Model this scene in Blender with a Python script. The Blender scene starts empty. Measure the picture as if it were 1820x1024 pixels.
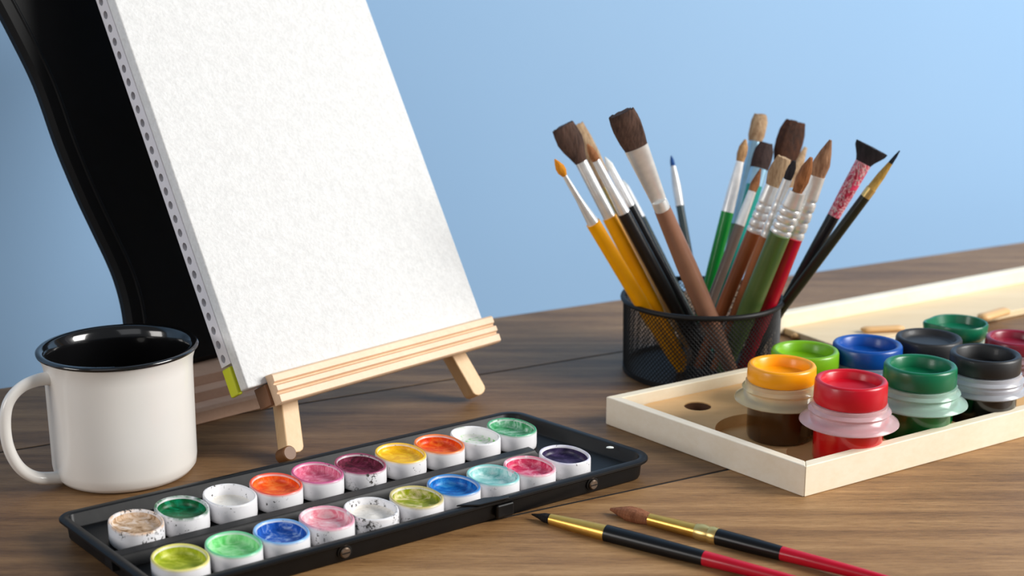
import bpy, bmesh, math, random
from mathutils import Vector, Matrix
from mathutils.geometry import tessellate_polygon
random.seed(7)
R_=math.radians; PI=math.pi
T=0.75                       # table top height
H=0.36; F=2600.0; PITCH=14.5 # camera above the table, focal length in pixels of an 1820 frame
C=bpy.context.scene.collection
EYE=Vector((0,0,T+H)); _t=R_(PITCH)
CR=Vector((1,0,0)); CD=Vector((0,-math.sin(_t),-math.cos(_t))); CF=Vector((0,math.cos(_t),-math.sin(_t)))
def ray(px,py): return CR*(px-910)+CD*(py-512)+CF*F
def at(px,py,z=0.0):          # point z above the table top seen at a pixel of the photo
    d=ray(px,py); return EYE+d*((T+z-EYE.z)/d.z)
def onplane(px,py,P0,n):
    d=ray(px,py); return EYE+d*((P0-EYE).dot(n)/d.dot(n))
def proj(P):
    v=P-EYE; w=v.dot(CF); return 910+F*v.dot(CR)/w, 512+F*v.dot(CD)/w
def V(*a): return Vector(a)
def lin(c):
    return c/12.92 if c<=.04045 else ((c+.055)/1.055)**2.4
def rgb(r,g,b): return (lin(r/255),lin(g/255),lin(b/255),1)

# ------------------------------------------------------------------ mesh building
class MB:
    def __init__(s): s.v=[]; s.f=[]
    def ring(s,pts):
        i=len(s.v); s.v+= [Vector(p) for p in pts]; return list(range(i,i+len(pts)))
    def bridge(s,a,b):
        n=len(a)
        for i in range(n): s.f.append((a[i],a[(i+1)%n],b[(i+1)%n],b[i]))
    def loops(s,rings,cap0=True,cap1=True):
        ids=[s.ring(r) for r in rings]
        for a,b in zip(ids,ids[1:]): s.bridge(a,b)
        if cap0: s.f.append(tuple(reversed(ids[0])))
        if cap1: s.f.append(tuple(ids[-1]))
        return ids
    def lathe(s,c,prof,seg=48,ax=None,ay=None,az=None,sx=1,sy=1,cap0=True,cap1=True,power=2,wob=None):
        ax=ax or V(1,0,0); ay=ay or V(0,1,0); az=az or V(0,0,1)
        rings=[]
        for (r,z) in prof:
            pts=[]
            for k in range(seg):
                a=2*PI*k/seg; ca,sa=math.cos(a),math.sin(a)
                if power!=2:
                    q=(abs(ca)**power+abs(sa)**power)**(-1/power); ca*=q; sa*=q
                w=1+(wob(a) if wob else 0)
                pts.append(c+ax*(r*sx*ca*w)+ay*(r*sy*sa*w)+az*z)
            rings.append(pts)
        return s.loops(rings,cap0,cap1)
    def tube(s,pts,rad,seg=12,flat=1.0,up=None,caps=True):
        n=len(pts); pts=[Vector(p) for p in pts]; rings=[]
        up=up or V(0,0,1)
        for i,p in enumerate(pts):
            t=(pts[min(i+1,n-1)]-pts[max(i-1,0)]).normalized()
            u=up-t*up.dot(t)
            if u.length<1e-4: u=V(0,1,0)-t*t.y
            u.normalize(); w=t.cross(u)
            r=rad(i/(n-1)) if callable(rad) else rad
            rings.append([p+u*(r*math.cos(2*PI*k/seg))+w*(r*flat*math.sin(2*PI*k/seg)) for k in range(seg)])
        s.loops(rings,caps,caps)
    def box(s,o,a,b,c):       # corner o, three edge vectors
        v=[o,o+a,o+a+b,o+b]; s.loops([v,[p+c for p in v]])
    def prism(s,pts,ext):
        s.loops([[Vector(p) for p in pts],[Vector(p)+ext for p in pts]])
    def plate(s,outline,holes,z0,z1):   # flat board (x,y lists) with real holes
        polys=[[V(x,y,0) for x,y in outline]]+[[V(x,y,0) for x,y in h] for h in holes]
        tri=tessellate_polygon(polys); flat=[p for q in polys for p in q]
        n=len(flat); i=len(s.v)
        s.v+=[V(p.x,p.y,z1) for p in flat]+[V(p.x,p.y,z0) for p in flat]
        for t in tri: s.f.append(tuple(i+k for k in t)); s.f.append(tuple(i+n+k for k in reversed(t)))
        o=i
        for q in polys:
            m=len(q)
            for k in range(m): s.f.append((o+k,o+(k+1)%m,o+n+(k+1)%m,o+n+k))
            o+=m
    def build(s,name,mat,parent=None,base=None,bevel=0,bseg=3,sharp=35,sub=0):
        base=Vector(parent_loc(parent)) if parent else (Vector(base) if base is not None else V(0,0,0))
        me=bpy.data.meshes.new(name)
        me.from_pydata([tuple(p-base) for p in s.v],[],s.f)
        bm=bmesh.new(); bm.from_mesh(me); bmesh.ops.recalc_face_normals(bm,faces=bm.faces); bm.to_mesh(me); bm.free()
        me.polygons.foreach_set('use_smooth',[True]*len(me.polygons))
        me.set_sharp_from_angle(angle=R_(sharp))
        me.materials.append(mat)
        o=bpy.data.objects.new(name,me); C.objects.link(o)
        if parent: o.parent=parent
        else: o.location=base
        if bevel:
            m=o.modifiers.new('bevel','BEVEL'); m.width=bevel; m.segments=bseg; m.limit_method='ANGLE'; m.angle_limit=R_(40); m.harden_normals=True
        if sub:
            m=o.modifiers.new('sub','SUBSURF'); m.levels=sub; m.render_levels=sub
        return o
def parent_loc(p):
    l=V(0,0,0)
    while p: l=l+p.location; p=p.parent
    return l
def tag(o,label,cat,group=None):
    o['label']=label; o['category']=cat
    if group: o['group']=group
    return o
def thing(name,loc,label,cat,group=None):
    o=bpy.data.objects.new(name,None); o.empty_display_size=.01; C.objects.link(o); o.location=Vector(loc)
    return tag(o,label,cat,group)
def struct(o): o['kind']='structure'; return o
def catmull(pts,n=8):
    P=[Vector(p) for p in pts]; P=[P[0]*2-P[1]]+P+[P[-1]*2-P[-2]]; out=[]
    for i in range(1,len(P)-2):
        for k in range(n):
            t=k/n; a,b,c,d=P[i-1:i+3]
            out.append(.5*((2*b)+(c-a)*t+(2*a-5*b+4*c-d)*t*t+(3*b-a-3*c+d)*t**3))
    out.append(P[-2]); return out

# ------------------------------------------------------------------ materials
def newmat(name):
    m=bpy.data.materials.new(name); m.use_nodes=True; nt=m.node_tree
    return m,nt,nt.nodes['Principled BSDF']
def N(nt,t,**kw):
    n=nt.nodes.new(t)
    for k,v in kw.items(): setattr(n,k,v)
    return n
def setp(p,**kw):
    for k,v in kw.items(): p.inputs[k.replace('_',' ')].default_value=v
def coords(nt,rotz=0,scale=(1,1,1),loc=(0,0,0)):
    tc=N(nt,'ShaderNodeTexCoord'); mp=N(nt,'ShaderNodeMapping',vector_type='TEXTURE') if False else N(nt,'ShaderNodeMapping')
    mp.inputs['Rotation'].default_value=(0,0,rotz); mp.inputs['Scale'].default_value=scale; mp.inputs['Location'].default_value=loc
    nt.links.new(tc.outputs['Object'],mp.inputs['Vector']); return mp
def noise(nt,vec,scale,detail=4,rough=.5,dist=0):
    n=N(nt,'ShaderNodeTexNoise'); n.inputs['Scale'].default_value=scale; n.inputs['Detail'].default_value=detail
    n.inputs['Roughness'].default_value=rough; n.inputs['Distortion'].default_value=dist
    nt.links.new(vec.outputs[0],n.inputs['Vector']); return n
def ramp(nt,src,stops,interp='LINEAR'):
    r=N(nt,'ShaderNodeValToRGB'); r.color_ramp.interpolation=interp; e=r.color_ramp.elements
    while len(e)>1: e.remove(e[-1])
    e[0].position=stops[0][0]; e[0].color=stops[0][1]
    for p,c in stops[1:]: x=e.new(p); x.color=c
    nt.links.new(src,r.inputs['Fac']); return r
def mix(nt,f,a,b,mode='MIX'):
    m=N(nt,'ShaderNodeMix',data_type='RGBA',blend_type=mode)
    for s,v in ((m.inputs[0],f),(m.inputs[6],a),(m.inputs[7],b)):
        if isinstance(v,(int,float)): s.default_value=v
        elif isinstance(v,tuple): s.default_value=v
        else: nt.links.new(v,s)
    return m.outputs[2]
def bump(nt,p,src,strength=.2,dist=.001):
    b=N(nt,'ShaderNodeBump'); b.inputs['Strength'].default_value=strength; b.inputs['Distance'].default_value=dist
    nt.links.new(src,b.inputs['Height']); nt.links.new(b.outputs[0],p.inputs['Normal'])
def bw(v): return (v,v,v,1)

def plain(name,col,rough=.5,metal=0,coat=0,var=.08,sc=60,bmp=0,**kw):
    m,nt,p=newmat(name); c=coords(nt); n=noise(nt,c,sc,4)
    lo=tuple(x*(1-var) for x in col[:3])+(1,); hi=tuple(min(1,x*(1+var)) for x in col[:3])+(1,)
    r=ramp(nt,n.outputs[0],[(.3,lo),(.7,hi)]); nt.links.new(r.outputs[0],p.inputs['Base Color'])
    setp(p,Roughness=rough,Metallic=metal,Coat_Weight=coat)
    for k,v in kw.items(): p.inputs[k.replace('_',' ')].default_value=v
    if bmp: bump(nt,p,noise(nt,c,sc*6,3).outputs[0],bmp,.0004)
    return m
def wood(name,light,dark,rotz=0,gs=1.0,rough=.5,contrast=(.3,.7),stretch=14,knots=.0,bmp=.15,vertical=False,spec=.4):
    m,nt,p=newmat(name)
    sc=(1.0,stretch,stretch) if not vertical else (stretch,stretch,1.0)
    c=coords(nt,rotz,sc)
    n1=noise(nt,c,6*gs,6,.6,.4); n2=noise(nt,c,38*gs,5,.7,.1)
    c2=coords(nt,rotz,(1.0,stretch*.35,stretch*.35) if not vertical else (stretch*.35,stretch*.35,1))
    n3=noise(nt,c2,3*gs,2,.5,.8)
    f=mix(nt,.45,n1.outputs[0],n2.outputs[0]); f=mix(nt,.35,f,n3.outputs[0])
    mid=tuple((a+b)/2 for a,b in zip(light,dark))
    r=ramp(nt,f,[(contrast[0],dark),(.5,mid),(contrast[1],light)])
    nt.links.new(r.outputs[0],p.inputs['Base Color']); setp(p,Roughness=rough,Specular_IOR_Level=spec)
    if bmp: bump(nt,p,n2.outputs[0],bmp,.0006)
    return m

d_edge=(at(1820,430)-at(0,690)).normalized(); n_edge=V(d_edge.y,-d_edge.x,0)   # plank direction, toward the viewer
EDGE0=at(0,690); GR=-math.atan2(d_edge.y,d_edge.x)

# ------------------------------------------------------------------ setting: floor, wall, table
def wall_mat():
    m,nt,p=newmat('blue_wall_paint'); c=coords(nt)
    n=noise(nt,c,300,4,.7); n2=noise(nt,c,2.5,3)
    col=mix(nt,n2.outputs[0],rgb(141,178,216),rgb(149,184,219))
    nt.links.new(col,p.inputs['Base Color']); setp(p,Roughness=.75,Specular_IOR_Level=.2)
    bump(nt,p,n.outputs[0],.08,.0005); return m
wmat=wall_mat()
m=MB(); w0=EDGE0-n_edge*.16-d_edge*1.6; w0.z=0
m.box(w0,d_edge*4.6,-n_edge*.1,V(0,0,2.6)); struct(m.build('wall_back',wmat,base=w0))
m=MB(); m.box(V(-2.2,-2.2,-.05),V(6,0,0),V(0,5.5,0),V(0,0,.05))
struct(m.build('floor',wood('oak_floor',rgb(150,125,100),rgb(105,85,65),0,.3,.5),base=V(0,0,0)))

def table_mat(seed):
    m,nt,p=newmat('brown_plank_%s'%'abcdef'[seed])
    c=coords(nt,GR,(1,22,22),(seed*3.1,seed*7.7,0)); c2=coords(nt,GR,(1,4.5,4.5),(seed*5.1,seed*2.7,0))
    n1=noise(nt,c,7,7,.62,.35); n2=noise(nt,c,85,5,.8); n3=noise(nt,c2,5.5,3,.5,.8)
    w=N(nt,'ShaderNodeTexWave',wave_type='BANDS',bands_direction='Y'); w.inputs['Scale'].default_value=.55; w.inputs['Distortion'].default_value=9; w.inputs['Detail'].default_value=3; w.inputs['Detail Scale'].default_value=.7
    nt.links.new(c.outputs[0],w.inputs['Vector'])
    f=mix(nt,.55,n1.outputs[0],n2.outputs[0]); f=mix(nt,.26,f,n3.outputs[0]); f=mix(nt,.05,f,w.outputs[0])
    k=0; g=[(.80,.80,.82),(.62,.60,.58),(1.0,.97,.92),(1,.97,.92),(1,1,1)][seed]
    def tn(*q): c_=rgb(*q); return (c_[0]*g[0],c_[1]*g[1],c_[2]*g[2],1)
    r=ramp(nt,f,[(.34-k,tn(88,62,38)),(.45-k,tn(134,99,64)),(.53-k,tn(160,122,80)),(.64-k,tn(188,150,106))])
    pore=ramp(nt,n2.outputs[0],[(.38,bw(.5)),(.45,bw(1))])
    col=mix(nt,.6,r.outputs[0],pore.outputs[0],'MULTIPLY')
    nt.links.new(col,p.inputs['Base Color']); setp(p,Roughness=.48,Specular_IOR_Level=.35)
    bump(nt,p,n2.outputs[0],.35,.0006); return m
tbase=EDGE0+n_edge*.45+d_edge*.45; tbase.z=0
table=thing('table',tbase,'brown wooden plank table under all the painting supplies','table')
gap=.0028
seams=[0,.145,.405,.62,.86]
for i in range(4):
    m=MB(); a,b=seams[i]+gap/2,seams[i+1]-gap/2
    o=EDGE0+n_edge*a-d_edge*.55; o.z=T-.028
    m.box(o,d_edge*2.1,n_edge*(b-a),V(0,0,.028)); m.build('plank',table_mat(i),table)
m=MB(); o=EDGE0+n_edge*.02-d_edge*.54; o.z=T-.036; m.box(o,d_edge*2.08,n_edge*.82,V(0,0,.0075)); m.build('gap_backing',plain('dark_gap_backing',rgb(34,26,20),.9,0,0,.1,20),table)  # dark board added under the planks to keep floor light out of gaps
fill=plain('dark_seam_shade',rgb(30,22,16),.9,0,0,.1,20)  # near-black strips in the plank gaps stand in for their shade
for a in seams[1:4]:
    m=MB(); o=EDGE0+n_edge*(a-gap/2+.0001)-d_edge*.55; o.z=T-.027; m.box(o,d_edge*2.1,n_edge*(gap-.0002),V(0,0,.0267)); m.build('seam_shade',fill,table)
lm=wood('dark_table_leg_wood',rgb(120,88,60),rgb(84,60,40),0,1,.5,vertical=True)
for s,t in ((-.45,.06),(1.45,.06),(-.45,.76),(1.45,.76)):
    m=MB(); o=EDGE0+n_edge*t+d_edge*s; o.z=0; m.box(o,d_edge*.06,n_edge*.06,V(0,0,T-.037)); m.build('leg',lm,table,bevel=.003)
m=MB()
for s,t,l,ax in ((-.45,.06,1.96,0),(-.45,.80,1.96,0)):
    o=EDGE0+n_edge*t+d_edge*s; o.z=T-.060; m.box(o,d_edge*l,n_edge*.02,V(0,0,.0235))
m.build('apron',lm,table,bevel=.002)

# ------------------------------------------------------------------ mug
enamel=plain('warm_white_enamel',rgb(236,232,226),.28,0,.3,.015,30)
blackenamel=plain('black_enamel',rgb(14,14,15),.16,0,.6,.05,30)
fb=at(228,882); MR=.0465; fwd=V(fb.x,fb.y,0).normalized(); mc=fb+fwd*MR; mc.z=T
mug=thing('enamel_mug',mc,'white enamel mug with black rim and interior, handle facing left','mug')
MH=.0872
prof=[(0.0,.0),(MR*.86,.0),(MR*.93,.0012),(MR*.985,.0045),(MR,.010),(MR*1.003,.03),(MR*1.008,.055),(MR*1.012,.072),(MR*1.02,.0765),(MR*1.045,.0805),(MR*1.075,.0838)]
m=MB(); m.lathe(mc,prof[1:],96,cap0=True,cap1=False); m.build('cup_body',enamel,mug,sharp=60)
m=MB(); rr=MR*1.080
outer=[(rr-.0018,.0834),(rr,.0838),(rr+.0011,.0846),(rr+.0012,.0858),(rr+.0003,.0866),(rr-.0015,.0868),(rr-.0035,.0856),(rr-.0050,.083),(rr-.0064,.078),(MR*.955,.07),(MR*.95,.02),(MR*.93,.006),(MR*.85,.0035)]
m.lathe(mc,outer,96,cap0=False,cap1=True); m.build('black_lining',blackenamel,mug,sharp=60)
pn=-fwd
hp=[(134,673),(100,672),(66,676),(36,690),(15,716),(9,752),(15,795),(34,830),(62,848),(95,850),(128,846),(140,843)]
m=MB(); hpn=(Matrix.Rotation(R_(22),3,'Z')@pn); hpts=[onplane(x,y,mc,hpn) for x,y in hp]
hpts=catmull(hpts,8); m.tube(hpts,lambda s:.0036+.0022*(abs(2*s-1)**10),20,1.15,up=-fwd.cross(V(0,0,1)))
# flatten: tube is wider along the viewing direction than in its own plane
m.build('handle',enamel,mug,sharp=80)

# ------------------------------------------------------------------ wooden base block + curved black panel behind the canvas
L0=at(508,822); R0=at(845,712); ed=V(math.sin(R_(45)),math.cos(R_(45)),0); eb=V(-ed.y,ed.x,0)
LEAN=R_(29); eu=V(0,0,1)*math.cos(LEAN)+eb*math.sin(LEAN); en=V(0,0,1)*math.sin(LEAN)-eb*math.cos(LEAN)
def EP(a,h,off): return L0+ed*a+eu*h+en*off
pinkwood=wood('pinkish_stepped_wood',rgb(240,204,178),rgb(214,170,142),R_(-27),1,.45,stretch=8)
A=at(300,768); B=at(473,724); bd=(B-A).normalized(); bb=V(-bd.y,bd.x,0); A=A-bd*.03
Lb=(B-A).length
rail=thing('wooden_base_rail',A,'pinkish stepped wooden rail on the table behind the mug, under the black panel','rail')
prof2=[(0,0),(0,.009),(.002,.0115),(.011,.0125),(.0118,.0115),(.0135,.0190),(.023,.0205),(.0238,.0195),(.0255,.0270),(.044,.0315),(.048,.0300),(.048,0)]
m=MB(); 
m.prism([A+bb*x+V(0,0,z) for x,z in prof2],bd*Lb); m.build('stepped_moulding',pinkwood,rail,bevel=.0006,bseg=2)
m=MB(); o=A+bb*.0485; m.box(o,bd*.062,bb*.02,V(0,0,.042)); m.build('back_batten',pinkwood,rail,bevel=.0012)
# panel
blackp=plain('matte_black_plastic',rgb(14,14,15),.5,0,0,.2,8,Specular_IOR_Level=.2)
pP=A+bb*.042+V(0,0,.0322); pn2=(V(0,0,1)*math.sin(R_(14))-bb*math.cos(R_(14)))
edge=[(-110,-200),(-62,-105),(-20,-22),(23,60),(67,151),(105,258),(141,345),(169,405),(197,464),(213,505),(224,548),(230,590),(236,640),(262,650),(345,672),(352,664),(398,648)]
right=[(440,600),(450,540),(420,400),(370,200),(320,0),(290,-200)]
crv=catmull([V(x,y,0) for x,y in edge[:13]],5); pl=[(p.x,p.y) for p in crv]+edge[13:]+right
def lift(P,z): 
    P=P.copy(); P.z=max(P.z,T+z); return P
out=[onplane(x,y,pP,pn2) for x,y in pl]
out=[lift(p,.0324) for p in out]
m=MB(); cen=sum(out,V(0,0,0))/len(out)
def inset(pts,d):
    res=[]; n=len(pts)
    for i in range(n):
        a=pts[i-1]; b=pts[i]; c=pts[(i+1)%n]; t=(c-a).normalized(); nn=pn2.cross(t)
        res.append(b+nn*(d*sgn))
    return res
ar=sum(((out[i]-cen).cross(out[(i+1)%len(out)]-cen)).dot(pn2) for i in range(len(out))); sgn=1 if ar>0 else -1
i1=inset(out,.0035); i2=inset(out,.0060)
m.loops([[p-pn2*.010 for p in i1],[p-pn2*.009 for p in out],[p-pn2*.003 for p in out],i1])
m.build('dummy',blackp,None,base=pP) if False else None
panel=thing('display_panel',V(pP.x,pP.y,T+.0324),'tall curved matte black panel leaning behind the white canvas','panel')
m.build('panel_board',blackp,panel,sharp=25)
cv2=[onplane(x+30,y-2,pP,pn2)-pn2*.0007 for x,y in [(q.x,q.y) for q in crv]]
m=MB(); m.tube([p for p in cv2 if p.z>T+.03],.0016,8); m.build('raised_ridge',blackp,panel,sharp=80)

# ------------------------------------------------------------------ easel
pine=wood('pale_pine',rgb(240,208,165),rgb(214,174,126),0,1,.45,vertical=True,stretch=9,bmp=.08)
ledgew=wood('pine_ledge',rgb(244,214,182),rgb(222,184,148),-math.atan2(ed.y,ed.x),1,.42,stretch=10,bmp=.08)
darkw=plain('brown_foot_cap',rgb(116,76,42),.5,0,0,.15)
easel=thing('tabletop_easel',L0+ed*.09,'small pale pine tabletop easel holding the white canvas','easel')
def leg(a0,a1,h1,name='front_leg',w=.0135,t=.012):
    m=MB(); P=EP(a0,.0084,0)-eb*.010; Q=EP(a1,h1,0); ax=(Q-P).normalized(); sd=ax.cross(en).normalized()
    if sd.dot(ed)<0: sd=-sd
    pts=[]
    for k in range(7):
        an=PI+PI*k/6; pts.append(P+sd*(w/2*math.cos(an))+ax*(.0045+.0045*math.sin(an)))
    pts+= [Q+sd*w/2,Q-sd*w/2]
    m.prism(pts,-en*t); return m,P,sd,ax
for a0,a1 in ((.0045,.084),(.1775,.116)):
    m,P,sd,ax=leg(a0,a1,.30); lg=m.build('front_leg',pine,easel,bevel=.0010)
m=MB(); P=EP(.0,.0,0)
m.lathe(EP(-.0005,.0094,-.005)-eb*.010,[(.0045,-.0058),(.0052,-.005),(.0052,.005),(.0045,.0058)],24,ax=ed,ay=eu,az=en); m.build('foot_cap',darkw,easel)
# rear leg reaching back
Q=EP(.101,.285,-.014); foot=L0+ed*.105+eb*.235; foot.z=T+.003
ax=(Q-foot).normalized(); sd=ed; th=ax.cross(sd).normalized()
m=MB(); m.box(foot-sd*.006,sd*.012,th*.010,ax*(Q-foot).length); m.build('rear_leg',pine,easel,bevel=.001)
m=MB(); m.box(EP(.070,.285,-.0126),ed*.064,eu*.016,-en*.01); m.build('top_block',pine,easel,bevel=.001)
# ledge: shelf + grooved lip, as one moulding on each side of the canvas foot
lp=[(.0002,.0345),(.0002,.0535),(.006,.0535),(.006,.040),(.0175,.040),(.0176,.0566)]
lip=[(.0176,.0566)]
def groove(h,dep=.0016,w=.0018): return [(.0265,h+w),(.0265-dep,h+w*.3),(.0265-dep,h-w*.3),(.0265,h-w)]
front=[(.0250,.0572),(.0265,.0560)]+[(.0262,.0515),(.0240,.0505),(.0240,.0497),(.0268,.0487),(.0268,.0450),(.0244,.0440),(.0244,.0432),(.0268,.0422),(.0266,.0372),(.0250,.0362),(.020,.0362),(.0195,.0362)]
# orange profile: shelf
m=MB(); a0,a1=-.0052,.1985
shelf=[(.0002,.0385),(.0002,.0520),(.0055,.0520),(.0055,.0425),(.0176,.0425),(.0176,.0385)]
m.prism([EP(a0+.003,h,o) for o,h in shelf],ed*(a1-a0-.004)); m.build('shelf',ledgew,easel,bevel=.0005,bseg=2)
m=MB(); m.box(EP(a0-.0022,.0380,.0030),ed*.0052,eu*.0145,en*.0146); m.build('end_stop',plain('dark_brown_end_wood',rgb(128,86,56),.5,0,0,.2,60),easel,bevel=.0006)
m=MB(); lipp=[(.0178,.0362),(.0178,.0578)]+front[:-1]
m.prism([EP(a0,h,o) for o,h in lipp],ed*(a1-a0)); m.build('ledge',ledgew,easel,bevel=.0006,bseg=2)

# ------------------------------------------------------------------ canvas
def canvas_mat():
    m,nt,p=newmat('white_canvas'); c=coords(nt); n=noise(nt,c,420,3,.6); v=noise(nt,c,150,2,.5)
    f=mix(nt,.4,n.outputs[0],v.outputs[0])
    r=ramp(nt,f,[(.35,rgb(219,219,218)),(.65,rgb(233,233,232))]); nt.links.new(r.outputs[0],p.inputs['Base Color'])
    setp(p,Roughness=.85,Specular_IOR_Level=.1); bump(nt,p,f,.5,.0018); return m
cmat=canvas_mat()
CA0,CA1,CH0,CH1=-.0203,.1965,.0530,.43
canvas=thing('canvas',EP(.08,CH0,.008),'large blank white canvas standing on the small easel','canvas')
m=MB(); m.box(EP(CA0,CH0,.0075),ed*(CA1-CA0),eu*(CH1-CH0),en*.0095); m.build('canvas_face',cmat,canvas,bevel=.0012)
# perforated strip on the left side at the back, with real holes
stripm=plain('lilac_white_strip',rgb(226,222,226),.5,0,0,.02,40)
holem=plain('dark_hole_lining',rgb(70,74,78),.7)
m=MB(); hm=MB()
S0,S1=.0735,CH1; pitch=.0101; dep0,dep1=-.0050,.0075   # along en
side=CA0-.0002
n=int((S1-S0)/pitch); 
def SP(off,h,dx=0): return EP(side+dx,h,off)
for k in range(n):
    h0=S0+k*pitch; h1=h0+pitch; hc=(h0+h1)/2; oc=.0005; r=.0029
    sq=[]; ci=[]
    for j in range(16):
        a=2*PI*j/16+PI/16*0; ca,sa=math.cos(a),math.sin(a)
        q=1/max(abs(ca),abs(sa)); cx,cy=ca*q,sa*q
        ox= oc+cx*((dep1-oc) if cx>0 else (oc-dep0)); hy=hc+cy*pitch/2
        sq.append(SP(ox,hy)); ci.append((oc+r*.9*ca,hc+r*sa))
    a_=m.ring(sq); b_=m.ring([SP(o,h) for o,h in ci]); m.bridge(a_,b_)
    c_=m.ring([SP(o,h,.003) for o,h in ci]); m.bridge(b_,c_)
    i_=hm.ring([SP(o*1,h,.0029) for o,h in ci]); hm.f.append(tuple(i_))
top=[SP(dep0,S0),SP(dep1,S0),SP(dep1,S0+n*pitch),SP(dep0,S0+n*pitch)]
i_=m.ring(top); j_=m.ring([p+ed*.012 for p in top]); m.bridge(i_,j_); m.f.append(tuple(j_))
st=m.build('perforated_strip',stripm,canvas,sharp=30); hm.build('hole_darkening',holem,st)
# yellow-green tape at the lower left corner
m=MB(); m.box(SP(-.0052,CH0-.001,-.0006)+V(0,0,0),eu*.0200,en*.0105,ed*.004); tp=m.build('corner_tape',plain('lime_yellow_tape',rgb(205,212,30),.45,0,0,.06),canvas,bevel=.0012)

# ------------------------------------------------------------------ watercolour palette
def inset_poly(c,ds):
    n=len(c); res=[]
    cen=sum(c,V(0,0,0))/n
    L=[]
    for i in range(n):
        a,b=c[i],c[(i+1)%n]; t=(b-a).normalized(); nn=V(-t.y,t.x,0)
        if nn.dot(cen-a)<0: nn=-nn
        d=ds[i] if isinstance(ds,(list,tuple)) else ds
        L.append((a+nn*d,t))
    for i in range(n):
        (p,t),(q,s)=L[i-1],L[i]
        den=t.x*s.y-t.y*s.x; k=((q.x-p.x)*s.y-(q.y-p.y)*s.x)/den; res.append(p+t*k)
    return res
def rounded(c,rad,seg=8,z=None):
    n=len(c); out=[]
    for i in range(n):
        a,b,d=c[i-1],c[i],c[(i+1)%n]; u=(a-b).normalized(); v=(d-b).normalized()
        r=rad[i] if isinstance(rad,(list,tuple)) else rad
        ang=u.angle(v); l=r/math.tan(ang/2); p0=b+u*l; p1=b+v*l; cc=b+(u+v).normalized()*(r/math.sin(ang/2))
        a0=p0-cc; a1=p1-cc; tot=a0.angle(a1)
        for k in range(seg+1):
            t=k/seg; q=(a0*math.sin((1-t)*tot)+a1*math.sin(t*tot))/math.sin(tot)
            q=cc+q; out.append(V(q.x,q.y,T+z) if z is not None else q)
    return out
PC=[at(93,914,.015),at(912,727,.015),at(1177,811,.015),at(281,1053,.015)]
pr_=[.010,.016,.016,.010]
blackpal=plain('black_palette_plastic',rgb(14,14,15),.42,0,0,.35,25,.12,Specular_IOR_Level=.3)
slate=plain('slate_palette_floor',rgb(30,38,50),.42,0,.1,.25,20,.1)
pal=thing('paint_palette',sum(PC,V(0,0,0))/4*1.0,'long black plastic watercolour palette tray holding two rows of white pans','palette')
pal.location.z=T
def PL(d,z,k=1): 
    q=inset_poly(PC,d); return rounded(q,[max(.003,r-d*k) for r in pr_],8,z)
m=MB()
m.loops([PL(.0058,.0006),PL(.0050,.0022),PL(.0042,.0105),PL(.0012,.0118),PL(.0,.0128),PL(.0,.0142),PL(.0010,.0150),PL(.0050,.0150),PL(.0058,.0143),PL(.0068,.0068),PL(.0078,.0060)],True,True)
m.build('tray_body',blackpal,pal,sharp=50)
# divider ridge between the rows
D0=at(192,988,.0135); D1=at(958,794,.0135); dd=(D1-D0).normalized(); dn=V(-dd.y,dd.x,0); dl=(D1-D0).length
m=MB(); prf=[(-.0062,.0062),(-.0048,.0125),(-.0036,.0136),(.0036,.0136),(.0048,.0125),(.0062,.0062)]
base=V(D0.x,D0.y,T)
m.loops([[base+dd*(s*1.0)+dn*(x*w)+V(0,0,z if w==1 else min(z,.0075)) for x,z in prf] for s,w in ((0.0,1),(dl-.006,1),(dl,.7))]); m.build('divider',blackpal,pal)
# step where the pan wells end and the open mixing well begins
# screws, clasp, small white mark
steel=plain('worn_screw_metal',rgb(120,105,92),.4,.8,0,.3,200)
fe0,fe1=PC[3],PC[2]; fd=(fe1-fe0).normalized(); fn=V(fd.y,-fd.x,0)
if fn.y>0: fn=-fn
for px,py in ((1052,868),(612,990)):
    c0=onplane(px,py,fe0-fn*.0045,fn); c0.z=T+.0068
    m=MB(); m.lathe(c0,[(.0046,-.001),(.0046,.0008),(.0036,.0010),(.0036,.0008)],24,ax=fd,ay=V(0,0,1),az=fn); s=m.build('screw_boss',blackpal,pal)
    m=MB(); m.lathe(c0+fn*.0008,[(.0032,-.0004),(.0032,.0010),(.0026,.0016)],24,ax=fd,ay=V(0,0,1),az=fn); s2=m.build('screw',steel,pal)
    m=MB(); m.box(c0+fn*.0024-fd*.0024-V(0,0,.0003),fd*.0048,V(0,0,.0006),fn*.0003); m.build('screw_slot',blackpal,s2)
c0=onplane(902,905,fe0-fn*.0045,fn); c0.z=T+.0065
m=MB(); m.box(c0-fd*.010-V(0,0,.0045),fd*.013,V(0,0,.009),fn*.0035); m.build('clasp',blackpal,pal,bevel=.0015)
g=onplane(880,890,fe0-fn*.0,fn); g.z=T+.0151
m=MB(); m.prism([g-fd*.024-fn*.006,g-fd*.004-fn*.0065,g+fd*.010-fn*.001,g+fd*.009+fn*.0018,g-fd*.012+fn*.0012],V(0,0,.0011)); m.build('rim_tab',blackpal,pal,bevel=.0004,bseg=2)
wm=at(1084,796,.0151); m=MB(); m.lathe(wm,[(.0026,0),(.0022,.0006),(.001,.0009)],20,sy=.5); m.build('white_mark',plain('white_spot',rgb(235,240,235),.4),pal)

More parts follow.
